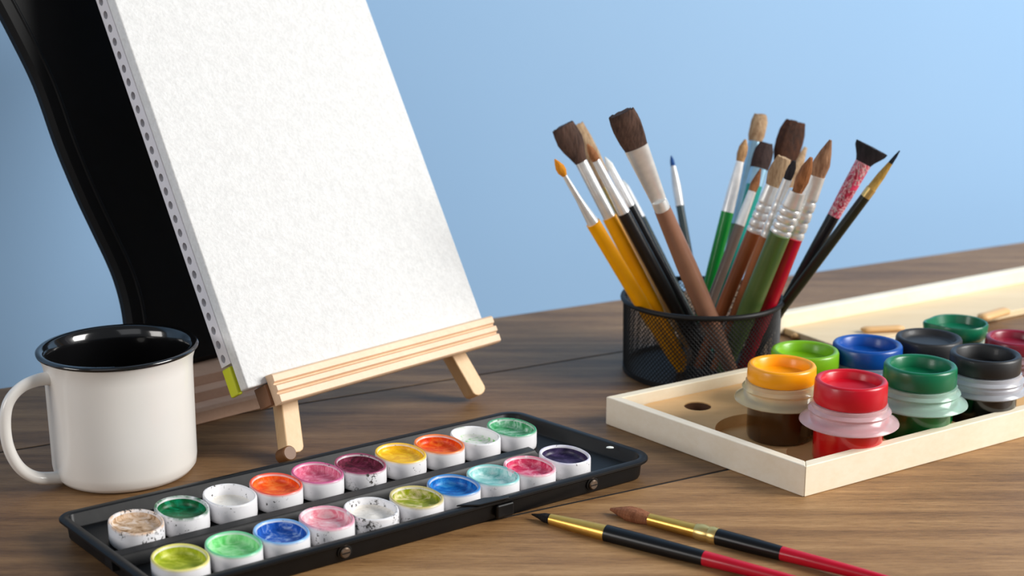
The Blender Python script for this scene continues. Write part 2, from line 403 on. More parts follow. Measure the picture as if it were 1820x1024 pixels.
# pans
def pan_mat(name,stain,amt,speck,off,top=.012):
    m,nt,p=newmat(name); c=coords(nt,0,(1,1,1),(off,off*.7,0)); tc=N(nt,'ShaderNodeTexCoord')
    n=noise(nt,c,90,4,.6,.5); sp=noise(nt,c,420,4,.75); big=noise(nt,c,55,2,.5)
    white=rgb(238,236,238)
    sx=N(nt,'ShaderNodeSeparateXYZ'); nt.links.new(tc.outputs['Object'],sx.inputs[0])
    # stain sits on the inner wall and lip
    mr=N(nt,'ShaderNodeMapRange'); mr.inputs['From Min'].default_value=.0112; mr.inputs['From Max'].default_value=.0128
    nt.links.new(sx.outputs[2],mr.inputs['Value'])
    ml=N(nt,'ShaderNodeMath',operation='MULTIPLY'); nt.links.new(mr.outputs[0],ml.inputs[0])
    rr=ramp(nt,n.outputs[0],[(max(0,.62-amt*.6),bw(0)),(min(1,.86-amt*.6),bw(1))]); nt.links.new(rr.outputs[0],ml.inputs[1])
    col=mix(nt,ml.outputs[0],white,stain)
    s1=ramp(nt,sp.outputs[0],[(.64-speck*.10,bw(0)),(.665-speck*.10,bw(1))]); s2=ramp(nt,big.outputs[0],[(.55-speck*.12,bw(0)),(.62-speck*.12,bw(1))])
    mm=N(nt,'ShaderNodeMath',operation='MULTIPLY'); nt.links.new(s1.outputs[0],mm.inputs[0]); nt.links.new(s2.outputs[0],mm.inputs[1])
    col=mix(nt,mm.outputs[0],col,rgb(74,70,66))
    nt.links.new(col,p.inputs['Base Color']); setp(p,Roughness=.35,Coat_Weight=.15); return m
def paint_mat(name,a,b,c3,off,sc=110,lo=.38,hi=.62,rough=.3,spk=None):
    m,nt,p=newmat(name); c=coords(nt,0,(1,1.6,1),(off,off*1.3,0)); n=noise(nt,c,sc,5,.6,1.2); n2=noise(nt,c,sc*5,4,.7)
    f=mix(nt,.2,n.outputs[0],n2.outputs[0])
    r=ramp(nt,f,[(lo,a),((lo+hi)/2,b),(hi,c3)]); nt.links.new(r.outputs[0],p.inputs['Base Color'])
    setp(p,Roughness=rough+.1,Coat_Weight=.05,Specular_IOR_Level=.35); bump(nt,p,f,.3,.0012); return m
rowd=(at(909,757,.0185)-at(242,925,.0185)).normalized(); rown=V(-rowd.y,rowd.x,0)
W=rgb(240,238,234)
pans=[ # px,py,width, label, paint colours, level, stain colour, stain amount, speck
 (242,926,108,'white pan with crusty tan and brown paint, at the left end of the back row',rgb(140,104,66),rgb(204,172,140),rgb(232,216,202),.80,rgb(222,180,140),.45,.9),
 (323,901,112,'white pan with deep green paint, second from left in the back row',rgb(0,78,36),rgb(2,104,58),rgb(12,142,100),.62,rgb(4,96,40),.42,.35),
 (408,879,104,'nearly empty white pan with grey specks, beside the dark green pan',rgb(232,226,216),rgb(240,236,228),rgb(222,214,204),.45,rgb(236,228,214),.2,.45),
 (490,859,98,'white pan with bright orange paint and red stained lip, left of the rose pink pan',rgb(222,66,10),rgb(246,98,20),rgb(252,138,60),.66,rgb(240,76,40),.85,.35),
 (564,839,98,'white pan with rose pink paint and magenta inner wall, left of the maroon pan',rgb(200,90,120),rgb(222,120,150),rgb(240,170,190),.55,rgb(206,84,140),1.0,.25),
 (640,823,94,'white pan with dark maroon paint and black smears on its side',rgb(66,16,34),rgb(104,26,52),rgb(140,54,84),.6,rgb(146,34,82),1.0,.8),
 (712,804,94,'white pan full of golden yellow paint, middle of the back row',rgb(228,168,0),rgb(240,186,8),rgb(248,206,40),.78,rgb(250,196,10),1.0,.2),
 (781,788,92,'white pan with red-orange paint, right of the golden yellow pan',rgb(204,48,0),rgb(230,76,8),rgb(246,124,40),.66,rgb(240,120,30),.9,.1),
 (845,773,96,'white pan with pale grey residue and a small green streak',rgb(88,190,60),rgb(226,228,220),rgb(238,238,232),.55,rgb(120,150,90),.12,.35),
 (909,758,88,'white pan with green and white swirls, at the right end of the back row',rgb(10,130,66),rgb(110,180,140),rgb(214,232,222),.6,rgb(60,160,110),.75,.3),
 (320,989,120,'white pan with olive yellow-green paint, nearest pan at the left end of the front row',rgb(140,156,12),rgb(176,186,40),rgb(206,210,90),.62,rgb(226,216,110),.9,.15),
 (415,966,117,'white pan with light mint green paint, second in the front row',rgb(96,196,104),rgb(140,220,146),rgb(180,234,180),.58,rgb(110,206,150),1.0,.15),
 (500,943,107,'white pan with cobalt blue paint smeared over pale blue',rgb(16,74,160),rgb(40,100,190),rgb(190,212,240),.55,rgb(120,176,230),.9,.15),
 (581,919,104,'white pan with faded pink paint smeared inside, left of the white crusty pan',rgb(222,120,140),rgb(236,180,188),rgb(244,220,222),.6,rgb(230,150,170),.6,.4),
 (660,903,104,'white pan with a dried white lump and dark scratches on its side',rgb(222,216,206),rgb(236,230,222),rgb(200,192,180),.62,rgb(200,200,196),.2,1.0),
 (740,882,96,'white pan with mossy olive green paint and cream wall',rgb(110,124,8),rgb(156,164,26),rgb(224,208,160),.66,rgb(200,184,110),.8,.55),
 (806,861,100,'white pan with bright blue paint, middle of the front row',rgb(8,84,160),rgb(16,116,196),rgb(70,160,214),.6,rgb(30,124,196),.85,.25),
 (876,843,96,'white pan with pale aqua paint, right of the bright blue pan',rgb(110,180,176),rgb(156,206,204),rgb(206,230,228),.62,rgb(130,200,196),.8,.35),
 (941,827,94,'white pan with crimson pink swirled paint',rgb(184,22,66),rgb(214,70,110),rgb(240,170,186),.64,rgb(232,140,160),.6,.2),
 (1004,807,94,'white pan with dark purple paint, at the right end of the front row',rgb(30,20,50),rgb(46,34,72),rgb(80,66,104),.66,rgb(210,206,226),.4,.25)]
for i,(px,py,w,lab,c1,c2,c3,lev,st_,amt,sp) in enumerate(pans):
    ctr=at(px,py,.0192); wid=w*(ctr-EYE).length/F/2; ctr.z=T+.0062
    a=.0148; k=.0001
    # pans are oval: narrow along the row, longer across it; solve the long half-axis from the seen width
    th=abs(rowd.x); b=math.sqrt(max(a*a*1.05,(wid**2-(a*th)**2)/(1-th*th)))
    b=min(b,.0196 if i<10 else .0186)
    h=.0130; t=thing('paint_pan',ctr,lab,'paint pan','oval white paint pans in the black palette')
    wob=lambda an,q=i: .006*math.sin(3*an+q)+.004*math.sin(5*an+2*q)
    m=MB(); pr=[(.93,0),(.985,.0008),(1.0,.003),(1.0,h-.0012),(.985,h-.0003),(.95,h),(.905,h-.0003),(.885,h-.0012),(.86,.006),(.82,.0035),(.7,.0028)]
    m.lathe(ctr,[(r,z) for r,z in pr],56,ax=rowd,ay=rown,sx=a,sy=b,power=2.15,wob=wob); m.build('pan_body',pan_mat('pan_glaze_%s'%chr(97+i),st_,amt,sp,i*1.37+.5),t,sharp=50)
    lv=h*(lev*.8+.02)
    rise=.0022
    m=MB(); tw_=h-.0016 if amt>.3 else lv+rise*.95
    pp=[(.874,tw_),(.866,(tw_+lv)/2+.0006),(.845,lv+rise*.3),(.78,lv+.0002),(.6,lv-.0002),(.35,lv),(.12,lv+(.0016 if 'lump' in lab else .0001))]
    ids=m.lathe(ctr,pp,56,ax=rowd,ay=rown,sx=a,sy=b,power=2.15,wob=wob,cap0=False)
    m.build('paint',paint_mat('paint_colour_%s'%chr(97+i),c1,c2,c3,i*2.13+.3,sc=(150 if i in(4,5,6) else 90),rough=.3 if sp<.8 else .7),t,sharp=60)

# ------------------------------------------------------------------ wooden tray with insert
TZ=.021
TL,TF=at(1077,705,TZ),at(1432,829,TZ); f2=at(1820,722,TZ); b2=at(1331,655,TZ)
tdf=(f2-TF).normalized(); tdb=(b2-TL).normalized(); td=(tdf+tdb).normalized()
TC=[TL,TF,TF+td*.36,TL+td*.36]
GT=-math.atan2(td.y,td.x)
palewood=wood('pale_tray_wood',rgb(250,242,222),rgb(236,219,188),GT,1,.5,stretch=8,bmp=.06)
palewood2=wood('pale_tray_wood_end',rgb(248,240,224),rgb(234,218,192),-math.atan2((TF-TL).y,(TF-TL).x),1,.5,stretch=8,bmp=.06)
tanw=wood('tan_insert_wood',rgb(236,194,138),rgb(210,162,106),GT,1,.45,stretch=5,bmp=.05)
tray=thing('wooden_tray',V(TF.x,TF.y,T),'pale wooden tray with a tan insert holding the paint jars','tray')
def at0(p,z): return V(p.x,p.y,T+z)
outr=TC; inn=inset_poly(TC,.0075)
for i,mt in ((0,palewood2),(1,palewood),(2,palewood2),(3,palewood)):
    j=(i+1)%4; m=MB(); q=[at0(outr[i],0),at0(outr[j],0),at0(inn[j],0),at0(inn[i],0)]
    m.prism(q,V(0,0,TZ)); m.build('frame_side',mt,tray,bevel=.0008,bseg=2)
m=MB(); m.prism([at0(p,.0012) for p in inset_poly(TC,.0074)],V(0,0,.0018)); tbot=m.build('tray_bottom',palewood,tray)
# jars -----------------------------------------------------------------
def circ(c,r,n=32,sq=1): return [(c.x+r*math.cos(2*PI*k/n),c.y+r*math.sin(2*PI*k/n)) for k in range(n)]
JZ=.0031
def collar_mat(name,tint):
    m,nt,p=newmat(name); c=coords(nt); n=noise(nt,c,80,3)
    lo=tuple(x*.93 for x in tint[:3])+(1,)
    r=ramp(nt,n.outputs[0],[(.3,lo),(.7,tint)]); nt.links.new(r.outputs[0],p.inputs['Base Color'])
    setp(p,Roughness=.18,Transmission_Weight=.62,IOR=1.22,Coat_Weight=.3); return m
def jar(px,py,wpx,lidh,lab,lidc,bodyc,tint,toph=.053,collar=True,tilt=None,collw=1.34,hollow=.62,neck=None,lid_rough=.33):
    top=at(px,py,JZ+toph); r=wpx*(top-EYE).length/F/2; c=V(top.x,top.y,T+JZ)
    t=thing('paint_jar',c,lab,'paint jar','lidded paint jars in the wooden tray')
    br=r*.95; zc0=toph-lidh-.0135; zc1=toph-lidh
    bm_=plain('jar_paint_'+lab.split()[0]+str(int(px)),bodyc,.18,0,.5,.12,30)
    m=MB(); m.lathe(c,[(br*.9,0),(br*.97,.0008),(br,.003),(br,zc0),(br*.86,zc0+.002)],56); m.build('jar_body',bm_,t)
    m=MB(); m.lathe(c,[(br*.85,zc0+.0022),(br*.86,zc1+.0006)],48); m.build('neck',plain('jar_neck_'+str(int(px)),neck or lidc,.3),t)
    cm=collar_mat('jar_collar_'+str(int(px)),tint)
    R=r*collw; m=MB()
    m.lathe(c,[(br*1.005,zc0-.0012),(R*.93,zc0-.0008),(R,zc0+.0006),(R*.985,zc0+.0018),(R*.9,zc0+.0035),(r*1.10,zc0+.0060),(r*1.07,zc0+.0072),(r*1.10,zc0+.0082),(r*1.13,zc0+.0090),(r*1.10,zc0+.0100),(r*1.04,zc0+.0112),(r*1.03,zc1),(r*.9,zc1+.0003),(r*.88,zc0+.001)],64,cap0=False,cap1=False)
    m.f=[f for f in m.f]; m.build('collar',cm,t,sharp=40)
    lm_=plain('jar_lid_'+str(int(px)),lidc,lid_rough,0,.08,.06,40,.05)
    m=MB(); z=zc1+.0004
    m.lathe(c,[(r*.90,z),(r*.975,z+.0002),(r,z+.0015),(r*.985,toph-.0018),(r*.955,toph-.0005),(r*.90,toph),(r*.83,toph-.0006),(r*.79,toph-.002),(r*.75,toph-lidh*hollow),(r*.66,toph-lidh*hollow-.0008),(r*.2,toph-lidh*hollow-.001)],64)
    m.build('lid',lm_,t,sharp=50)
    return t,c,r
clear=rgb(226,226,222)
J=[]
J.append(jar(1390,650,120,.0125,'yellow-lidded paint jar with dark brown contents and cloudy collar',rgb(255,164,0),rgb(64,38,14),rgb(255,240,200)))
J.append(jar(1513,677,126,.0165,'red-lidded jar of red paint in the front of the tray',rgb(198,0,30),rgb(190,4,14),rgb(255,226,230),toph=.057,collw=1.36,hollow=.38))
J.append(jar(1636,650,124,.0145,'green-lidded jar of green paint, between the red and the black lids',rgb(0,104,66),rgb(0,92,38),rgb(214,246,232),toph=.055,hollow=.6))
J.append(jar(1752,630,118,.0135,'black-lidded jar with clear collar, right of the green front jar',rgb(22,22,24),rgb(8,7,11),rgb(240,242,250),hollow=.75,lid_rough=.5,collw=1.2,neck=rgb(120,120,130)))
J.append(jar(1431,624,118,.0130,'lime green-lidded jar behind the yellow-lidded jar',rgb(116,172,10),rgb(232,196,10),rgb(236,226,120),toph=.048,collw=1.12,hollow=.6))
J.append(jar(1542,613,120,.0135,'blue-lidded jar with clear collar behind the red-lidded jar',rgb(0,72,156),rgb(120,150,190),rgb(200,220,240),toph=.049,collw=1.08))
J.append(jar(1651,601,112,.0120,'charcoal-lidded jar behind the green front jar, next to the blue lid',rgb(26,26,29),rgb(16,16,18),rgb(190,190,196),toph=.048,collw=1.08,lid_rough=.55,hollow=.35))
J.append(jar(1806,602,100,.0100,'maroon-lidded jar at the right edge behind the black-lidded jar',rgb(134,24,48),rgb(120,16,30),rgb(220,190,196),toph=.042,collw=1.1))
# loose teardrop green cap at the back
gm=plain('green_cap_plastic',rgb(0,106,72),.35,0,.2,.08,40)
gc=at(1704,576,.0450); 
gr=50*(gc-EYE).length/F
gj=thing('paint_jar',V(gc.x,gc.y,T+JZ),'teal green-lidded jar with a pouring spout, at the back of the tray','paint jar','lidded paint jars in the wooden tray')
c=V(gc.x,gc.y,T+JZ)
m=MB(); m.lathe(c,[(gr*.8,0),(gr*.88,.002),(gr*.88,.029)],48); m.build('jar_body',plain('jar_paint_teal',rgb(190,200,190),.3,0,.3),gj)
def spout(a): 
    dlt=(a-PI*1.0+PI)%(2*PI)-PI; return .26*math.exp(-(dlt/.33)**2)
m=MB(); m.lathe(c,[(gr*.80,.0293),(gr*.86,.0297),(gr*.93,.033),(gr*.97,.0410),(gr*.94,.0424),(gr*.88,.0420),(gr*.80,.036),(gr*.6,.0350)],64,wob=lambda a:spout(a)); m.build('lid',gm,gj,sharp=50)

# insert board: a solid board with wells cut for the jars and a round hole
def boolcut(o,cutters):
    for q,(c,r,z0,z1) in enumerate(cutters):
        m=MB(); m.lathe(V(c.x,c.y,T),[(r,z0),(r,z1)],64); k=m.build('cutter',tanw)
        b=o.modifiers.new('cut','BOOLEAN'); b.object=k; b.operation='DIFFERENCE'; b.solver='EXACT'
    dg=bpy.context.evaluated_depsgraph_get(); me=bpy.data.meshes.new_from_object(o.evaluated_get(dg))
    ks=[b.object for b in o.modifiers]; o.modifiers.clear(); o.data=me
    for k in ks: bpy.data.objects.remove(k,do_unlink=True)
    me.polygons.foreach_set('use_smooth',[True]*len(me.polygons)); me.set_sharp_from_angle(angle=R_(35))
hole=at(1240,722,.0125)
tb=V(-td.y,td.x,0)
oi=rounded(inset_poly(TC,.0079),[.022,.003,.003,.003],8)
m=MB(); m.prism([at0(p,.0031) for p in oi],V(0,0,.0094)); ins=m.build('jar_insert',tanw,tray)
cuts=[(hole,.0098,-.01,.03)]
shift=[(V(-.010,-.010,0),1.50),(V(-.006,-.012,0),1.50),(V(.002,-.006,0),1.3),(V(0,0,0),1.25)]+[(V(0,0,0),1.15)]*5
for (t,c,r),(dv,kk) in zip(J,shift): cuts.append((c+dv,r*kk,.0045,.03))
cuts.append((gj.location,gr*1.1,.0045,.03))
m=MB(); m.lathe(V(hole.x,hole.y,T),[(.0097,.0018),(.0097,.0118),(.0093,.0118),(.0093,.0018)],48,cap0=False,cap1=False); m.build('hole_darkening',plain('hole_shade_brown',rgb(84,52,30),.6,0,0,.15,80),tray,sharp=60)  # brown tube puts the shade inside the hole into its wall colour
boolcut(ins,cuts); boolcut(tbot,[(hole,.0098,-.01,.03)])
for t,c_,r_ in J: t.location.z+=.0016
gj.location.z+=.0016

# second pale wooden frame behind the tray
S=[at(1404,610,.004),at(1960,500,.004)]; sd_=(S[1]-S[0]).normalized(); sb=V(-sd_.y,sd_.x,0)
fr=thing('wooden_frame_panel',V(S[0].x,S[0].y,T),'pale wooden board with a raised back rail lying behind the tray','board')
m=MB(); o=V(S[0].x,S[0].y,T+.0004); m.box(o-sb*.034+sd_*.022,sd_*.39,sb*.066,V(0,0,.006)); m.build('board_base',wood('beige_board_wood',rgb(240,218,182),rgb(220,194,152),GT,1,.5,stretch=8,bmp=.06),fr,bevel=.0008)
m=MB(); m.box(o+sb*.0324-sd_*.004,sd_*.42,sb*.010,V(0,0,.019)); m.build('back_rail',palewood,fr,bevel=.002)
sticks=[(1408,598,1462,590,.0045,'short light wooden stick with rounded end lying left of the board',0),
        (1531,586,1606,583,.0045,'flat wooden stick lying on the board behind the blue-lidded jar',1),
        (1742,566,1790,552,.006,'pale wooden peg lying behind the maroon-lidded jar',1)]
for x0,y0,x1,y1,rad,lab,on in sticks:
    z=.0066 if on else .0002
    P=at(x0,y0,z+rad*.6); Q=at(x1,y1,z+rad*.6); P.z=Q.z=T+z+rad*.62
    dv=(Q-P); m=MB(); n_=10
    pts=[P+dv*(k/n_) for k in range(n_+1)]
    m.tube(pts,lambda s:rad*(1 if .08<s<.92 else .55),14,1.0); 
    for v in m.v: v.z=(T+z)+ (v.z-(T+z+rad*.62))*.6+rad*.62
    tag(m.build('craft_stick',tanw,None,base=V(P.x,P.y,T+z),sharp=70),lab,'wooden stick','wooden sticks behind the tray')

# ------------------------------------------------------------------ mesh pencil cup and its brushes
CZ=.060; cc=at(1248,529,CZ); CRr=138*(cc-EYE).length/F
cc.z=T; cup=thing('mesh_brush_cup',cc,'round black wire mesh cup full of paint brushes','brush cup')
bmt=plain('black_wire',rgb(18,18,19),.5,0,0,.1,Specular_IOR_Level=.3)
def crad(z): return CRr*(.985+.015*z/CZ)
m=MB(); NW=112
for s in (1,-1):
    for k in range(NW):
        pts=[]
        for j in range(9):
            z=.004+(CZ-.006)*j/8; a=2*PI*k/NW+s*(z/CZ)*.90
            r=crad(z)+s*.00012; pts.append(cc+V(r*math.cos(a),r*math.sin(a),z))
        m.tube(pts,.00038,4,1.0,caps=False)
m.build('wire_mesh',bmt,cup,sharp=80)
m=MB(); ring=[cc+V((CRr+.0006)*math.cos(2*PI*k/96),(CRr+.0006)*math.sin(2*PI*k/96),CZ) for k in range(96)]
rs=[]
for k in range(96):
    a=2*PI*k/96; o=V(math.cos(a),math.sin(a),0); rs.append([ring[k]+o*(.0021*math.cos(q*PI/5))+V(0,0,.0021*math.sin(q*PI/5)) for q in range(10)])
ids=[m.ring(r) for r in rs]
for k in range(96): m.bridge(ids[k],ids[(k+1)%96])
m.build('rim',bmt,cup,sharp=80)
m=MB(); rb=crad(0)
m.lathe(cc,[(rb-.001,0.0002),(rb+.0008,.0004),(rb+.0008,.0042),(rb-.0006,.0044),(rb-.0010,.0014)],64); m.build('base_plate',bmt,cup)

METAL=dict(silver=(rgb(232,232,230),.30,.55),gold=(rgb(226,176,84),.28,.8),white=(rgb(240,240,240),.3,.35),blue=(rgb(150,190,214),.35,.5),teal=(rgb(40,150,150),.35,.2),palegold=(rgb(220,190,120),.3,.8))
mats={}
def M_(kind,key):
    if (kind,key) in mats: return mats[(kind,key)]
    if kind=='metal':
        c,r,mt=METAL[key]; mm=plain('ferrule_'+key,c,r,mt,.1,.08,150)
    elif kind=='lacquer': mm=plain('lacquer_'+('_'.join(str(int(x*99)) for x in key[:3])),key,.3,0,.05 if max(key[:3])<.03 else .2,.08,60,Specular_IOR_Level=.3)
    elif kind=='pattern':
        mm,nt,p=newmat('pink_pattern'); c=coords(nt,0,(1,1,.6)); n=noise(nt,c,130,3,.6,2.5)
        r=ramp(nt,n.outputs[0],[(.40,rgb(150,20,44)),(.46,rgb(214,40,84)),(.52,rgb(236,216,214)),(.56,rgb(70,40,44)),(.60,rgb(222,60,100))]); nt.links.new(r.outputs[0],p.inputs['Base Color']); setp(p,Roughness=.4)
    elif kind=='hair':
        a,b=key; mm,nt,p=newmat('bristle_'+('_'.join(str(int(x*99)) for x in a[:3]+b[:3])))
        c=coords(nt,0,(26,26,3)); n=noise(nt,c,22,5,.75); c2=coords(nt); n2=noise(nt,c2,60,2)
        f=mix(nt,.35,n.outputs[0],n2.outputs[0]); r=ramp(nt,f,[(.38,a),(.62,b)]); nt.links.new(r.outputs[0],p.inputs['Base Color'])
        setp(p,Roughness=.65,Specular_IOR_Level=.25); bump(nt,p,n.outputs[0],.9,.0012)
    mats[(kind,key)]=mm; return mm
def segment(axis,P0,u,w,stations,seg=20,jag=0,rng=None):
    """stations: (distance along the axis from P0, half width, half thickness)"""
    m=MB(); rings=[]
    for q,(s,a,b) in enumerate(stations):
        last=q==len(stations)-1
        rings.append([P0+axis*(s+(rng.uniform(-jag,jag*.4) if (jag and q>=len(stations)-2) else 0))+u*(a*math.cos(2*PI*k/seg))+w*(b*math.sin(2*PI*k/seg)) for k in range(seg)])
    if jag:
        md=[1+rng.uniform(-.07,.05) for k in range(seg)]
        for q,(s,a,b) in enumerate(stations):
            if q==0: continue
            ctr=P0+axis*s
            rings[q]=[ctr+(p-ctr)*md[k] for k,p in enumerate(rings[q])]
    m.loops(rings); return m
def brush(P,Tp,parts,lab,name='paint_brush',group='paint brushes standing in the mesh cup',pxpts=None,wdir=None):
    """P bottom of the handle, Tp tip; parts: (kind,key,name,[ (s,halfwidth,flat) ... ]) s = metres from P"""
    L=(Tp-P).length; ax=(Tp-P)/L
    t=thing(name,P,lab,'paint brush',group)
    view=((P+Tp)/2-EYE).normalized(); u=wdir or ax.cross(view).normalized(); w=ax.cross(u).normalized()
    rng=random.Random(hash(lab[:9])%1 if False else len(lab)*7+int(abs(P.x)*1e4))
    for kind,key,nm,st in parts:
        m=segment(ax,P,u,w,[(s,a,a*f) for s,a,f in st],40,jag=(.0009 if st[-1][1]>.003 else .00025) if kind=='hair' else 0,rng=rng)
        if kind=='hair' and st[-1][1]>.003: 
            pass
        m.build(nm,M_(kind,key),t,sharp=50)
    return t
def cupbrush(tip,low,v,cols,lab,dz=0):
    """tip, low: pixels on the brush axis; v: depth in the cup mouth (-1 front .. 1 back); cols: list from the handle up:
       (kind,key,name, px_y_top, [halfwidth px at its bottom, ..., at its top], flatness)"""
    rimy=528-v*36
    k=(rimy-tip[1])/(low[1]-tip[1]); ex=tip[0]+(low[0]-tip[0])*k
    E=at(ex,rimy,CZ)
    # tip depth: keep leaning away from the axis
    rel=V(E.x-cc.x,E.y-cc.y,0)
    Ty=E.y+rel.y*1.0+dz
    d=ray(*tip); Tp=EYE+d*(Ty/d.y)
    ax=(Tp-E).normalized(); P=E-ax*((E.z-(T+.0045))/ax.z)
    # keep the foot inside the base
    r2=V(P.x-cc.x,P.y-cc.y,0)
    lim=crad(.003)-.0085
    if r2.length>lim:
        r2=r2*(lim/r2.length); P=V(cc.x+r2.x,cc.y+r2.y,P.z); 
    ax=(Tp-P).normalized(); L=(Tp-P).length
    def s_at(py):
        lo,hi=0,L*1.001
        for _ in range(40):
            md=(lo+hi)/2
            if proj(P+ax*md)[1]>py: lo=md
            else: hi=md
        return lo
    parts=[]; s0=0
    for kind,key,nm,pyt,hw,flat in cols:
        s1=s_at(pyt) if pyt is not None else L
        st=[]
        for q,hp_ in enumerate(hw):
            s=s0+(s1-s0)*q/(len(hw)-1); D=(P+ax*s-EYE).length
            st.append((s,hp_*D/F,flat))
        parts.append((kind,key,nm,st)); s0=s1
    return brush(P,Tp,parts,lab)
def HR(a,b): return (rgb(*a),rgb(*b))
dkb=HR((52,36,30),(98,72,60)); tan=HR((150,116,84),(206,176,140)); blk=HR((22,20,22),(52,46,50)); org=HR((200,110,10),(244,160,30)); dk2=HR((44,24,14),(92,52,30)); brn=HR((110,66,36),(176,116,72))
def HD(c,top,w=(6,9,9),n='handle'): return ('lacquer',rgb(*c),n,top,list(w),1)
def FE(k,top,w,fl=1,n='ferrule'): return ('metal',k,n,top,list(w),fl)
def CR_(top,w,fl=.7):   # ferrule with crimped rings
    n=30; out=[]
    for q in range(n+1):
        t=q/n; v=w[0]+(w[1]-w[0])*t if t<.6 else w[1]+(w[2]-w[1])*(t-.6)/.4
        if q in (3,8,13,18): v*=.86
        out.append(v)
    return ('metal','silver','ferrule',top,out,fl)
def BR(k,w,fl=1): return ('hair',k,'bristles',None,list(w),fl)
YEL=(255,170,0)
cupbrush((986,283),(1150,556),-.48,[HD(YEL,396,(9,13,13)),FE('silver',312,(11,6,4.5)),BR(org,(4.5,8,8,5,1))],'yellow-handled brush with a thin orange tip, leftmost in the cup')
cupbrush((1000,224),(1172,560),-.05,[HD(YEL,386,(9,13,13)),FE('silver',288,(11,11,11),.8),BR(dkb,(11,15,20,23,22,20),.45)],'yellow-handled brush with a wide flat dark brown head')
cupbrush((1024,222),(1185,540),.25,[HD((190,150,100),400,(7,9,9)),FE('palegold',330,(10,10,11)),BR(tan,(11,13,15,15,13),.45)],'tan-bristled flat brush behind the wide dark brown head',dz=.012)
cupbrush((1044,256),(1204,556),-.15,[HD((30,27,26),378,(8,12,12)),FE('silver',285,(11,8,7)),BR(brn,(7,8,6,1.5))],'black-handled brush with a small pointed brown tip and silver ferrule')
cupbrush((1075,279),(1216,548),.0,[HD((26,28,32),366,(7,9,9)),FE('white',300,(8,8,7)),('hair',HR((226,226,222),(246,246,242)),'bristles',None,[7,7,4,1],1)],'slim black-handled brush with white head, left of the large flat brush')
cupbrush((1106,320),(1224,556),.6,[HD((28,44,40),388,(6,8,8)),FE('white',335,(8,7,6)),('hair',HR((226,226,222),(246,246,242)),'bristles',None,[6,5,3,1],1)],'shorter slim dark-handled brush with a white head beside the large flat brush')
cupbrush((1104,200),(1262,570),-.7,[HD((140,100,80),372,(11,17,18,15)),('metal','silver','collar_ring',356,[14,14.5,14],1),FE('silver',262,(14,18,22),.45),BR(dkb,(21,23,24.5,25.5,25,23),.38)],'largest flat brush with a thick brown handle and square dark brown head')
cupbrush((1193,277),(1232,500),.75,[HD((70,84,86),367,(6,8,7)),FE('white',296,(8,8,5)),('hair',HR((20,60,120),(40,90,160)),'bristles',None,[4,4,3,1],1)],'thin brush with a blue tip standing alone in the middle of the cup')
cupbrush((1325,248),(1256,525),.3,[HD((14,140,50),377,(8,11,11)),FE('white',287,(11,10,7)),BR(HR((90,60,40),(206,160,110)),(7,9,8,2))],'bright green-handled round brush with a white ferrule')
cupbrush((1352,204),(1278,545),.75,[HD((70,130,70),400,(8,11,11)),('metal','blue','ferrule',253,[12,12,11],1),BR(tan,(11,14,14,14,11),.6)],'tallest tan-bristled brush with a blue-grey ferrule')
cupbrush((1362,254),(1276,560),.5,[HD((30,140,130),330,(8,11,14)),('metal','blue','ferrule',300,[15,15,15],.7),BR(HR((40,26,24),(70,50,46)),(16,17,17,16,11),.6)],'teal-handled brush with a blunt dark brown head')
cupbrush((1414,216),(1310,570),.55,[HD((96,80,70),345,(8,10,10)),FE('silver',290,(10,12,15),.6),BR(dk2,(17,22,23,22,17),.45)],'large rounded dark brown brush rising in the middle of the right cluster')
cupbrush((1394,280),(1276,568),-.25,[HD((140,78,44),412,(9,12,13)),CR_(330,(14,14,13)),BR(tan,(13,17,16,12),.55)],'brown-handled brush with a wide tan head and crimped silver ferrule')
cupbrush((1412,286),(1302,572),-.4,[HD((156,92,54),420,(8,10,10)),CR_(318,(9,9,8),1),BR(blk,(7,8,7,3))],'brown-handled brush with a small dark tip, beside the wide tan head')
cupbrush((1432,262),(1300,570),.85,[HD((90,70,56),420,(6,8,8)),FE('palegold',345,(9,9,9)),BR(tan,(9,12,9,3),.6)],'slender tan-bristled brush behind the small dark-tipped brush')
cupbrush((1442,280),(1322,572),-.62,[HD((78,98,50),414,(12,19,19)),CR_(340,(19,18,15)),BR(brn,(9,12,10,3))],'thick olive green-handled brush with a brown pointed head')
cupbrush((1476,249),(1352,572),-.45,[HD((168,12,34),421,(10,16,17)),CR_(312,(18,17,15)),BR(HR((120,82,58),(190,146,112)),(14,15,10,2.5),.6)],'red-handled brush with a crimped silver ferrule and tan pointed head')
cupbrush((1352,300),(1255,560),.1,[HD((104,88,78),400,(8,9,9)),FE('silver',340,(9,8,7)),BR(brn,(7,8,5,1.5))],'grey-brown handled brush beside the bright green handle',dz=.01)
q=cupbrush((1550,262),(1383,560),-.1,[HD((20,18,20),384,(6,9,11)),('pattern','pink','patterned_sleeve',290,[11,13,14],1),BR(blk,(14,17,22,27,29),.3)],'black-handled fan brush with a pink patterned sleeve and splayed black bristles')
cupbrush((1599,268),(1380,562),-.3,[HD((40,38,22),350,(7,9,9)),('metal','palegold','ferrule',335,[9,9],1),('hair',HR((170,130,50),(216,176,96)),'bristles',290,[8,7,4],1),('hair',HR((10,20,30),(30,40,50)),'bristle_tip',None,[4,3,1],1)],'rightmost brush with golden pointed bristles and a dark tip')
# ------------------------------------------------------------------ two brushes lying on the table
olive=[o for o in bpy.data.objects if o.get('label','').startswith('thick olive')][0]
m=MB(); q=at(1319,524,.074); q=EYE+ray(1319,524)*((cc.y-.052)/ray(1319,524).y)
hd=[o for o in olive.children if o.name.startswith('handle')][0]
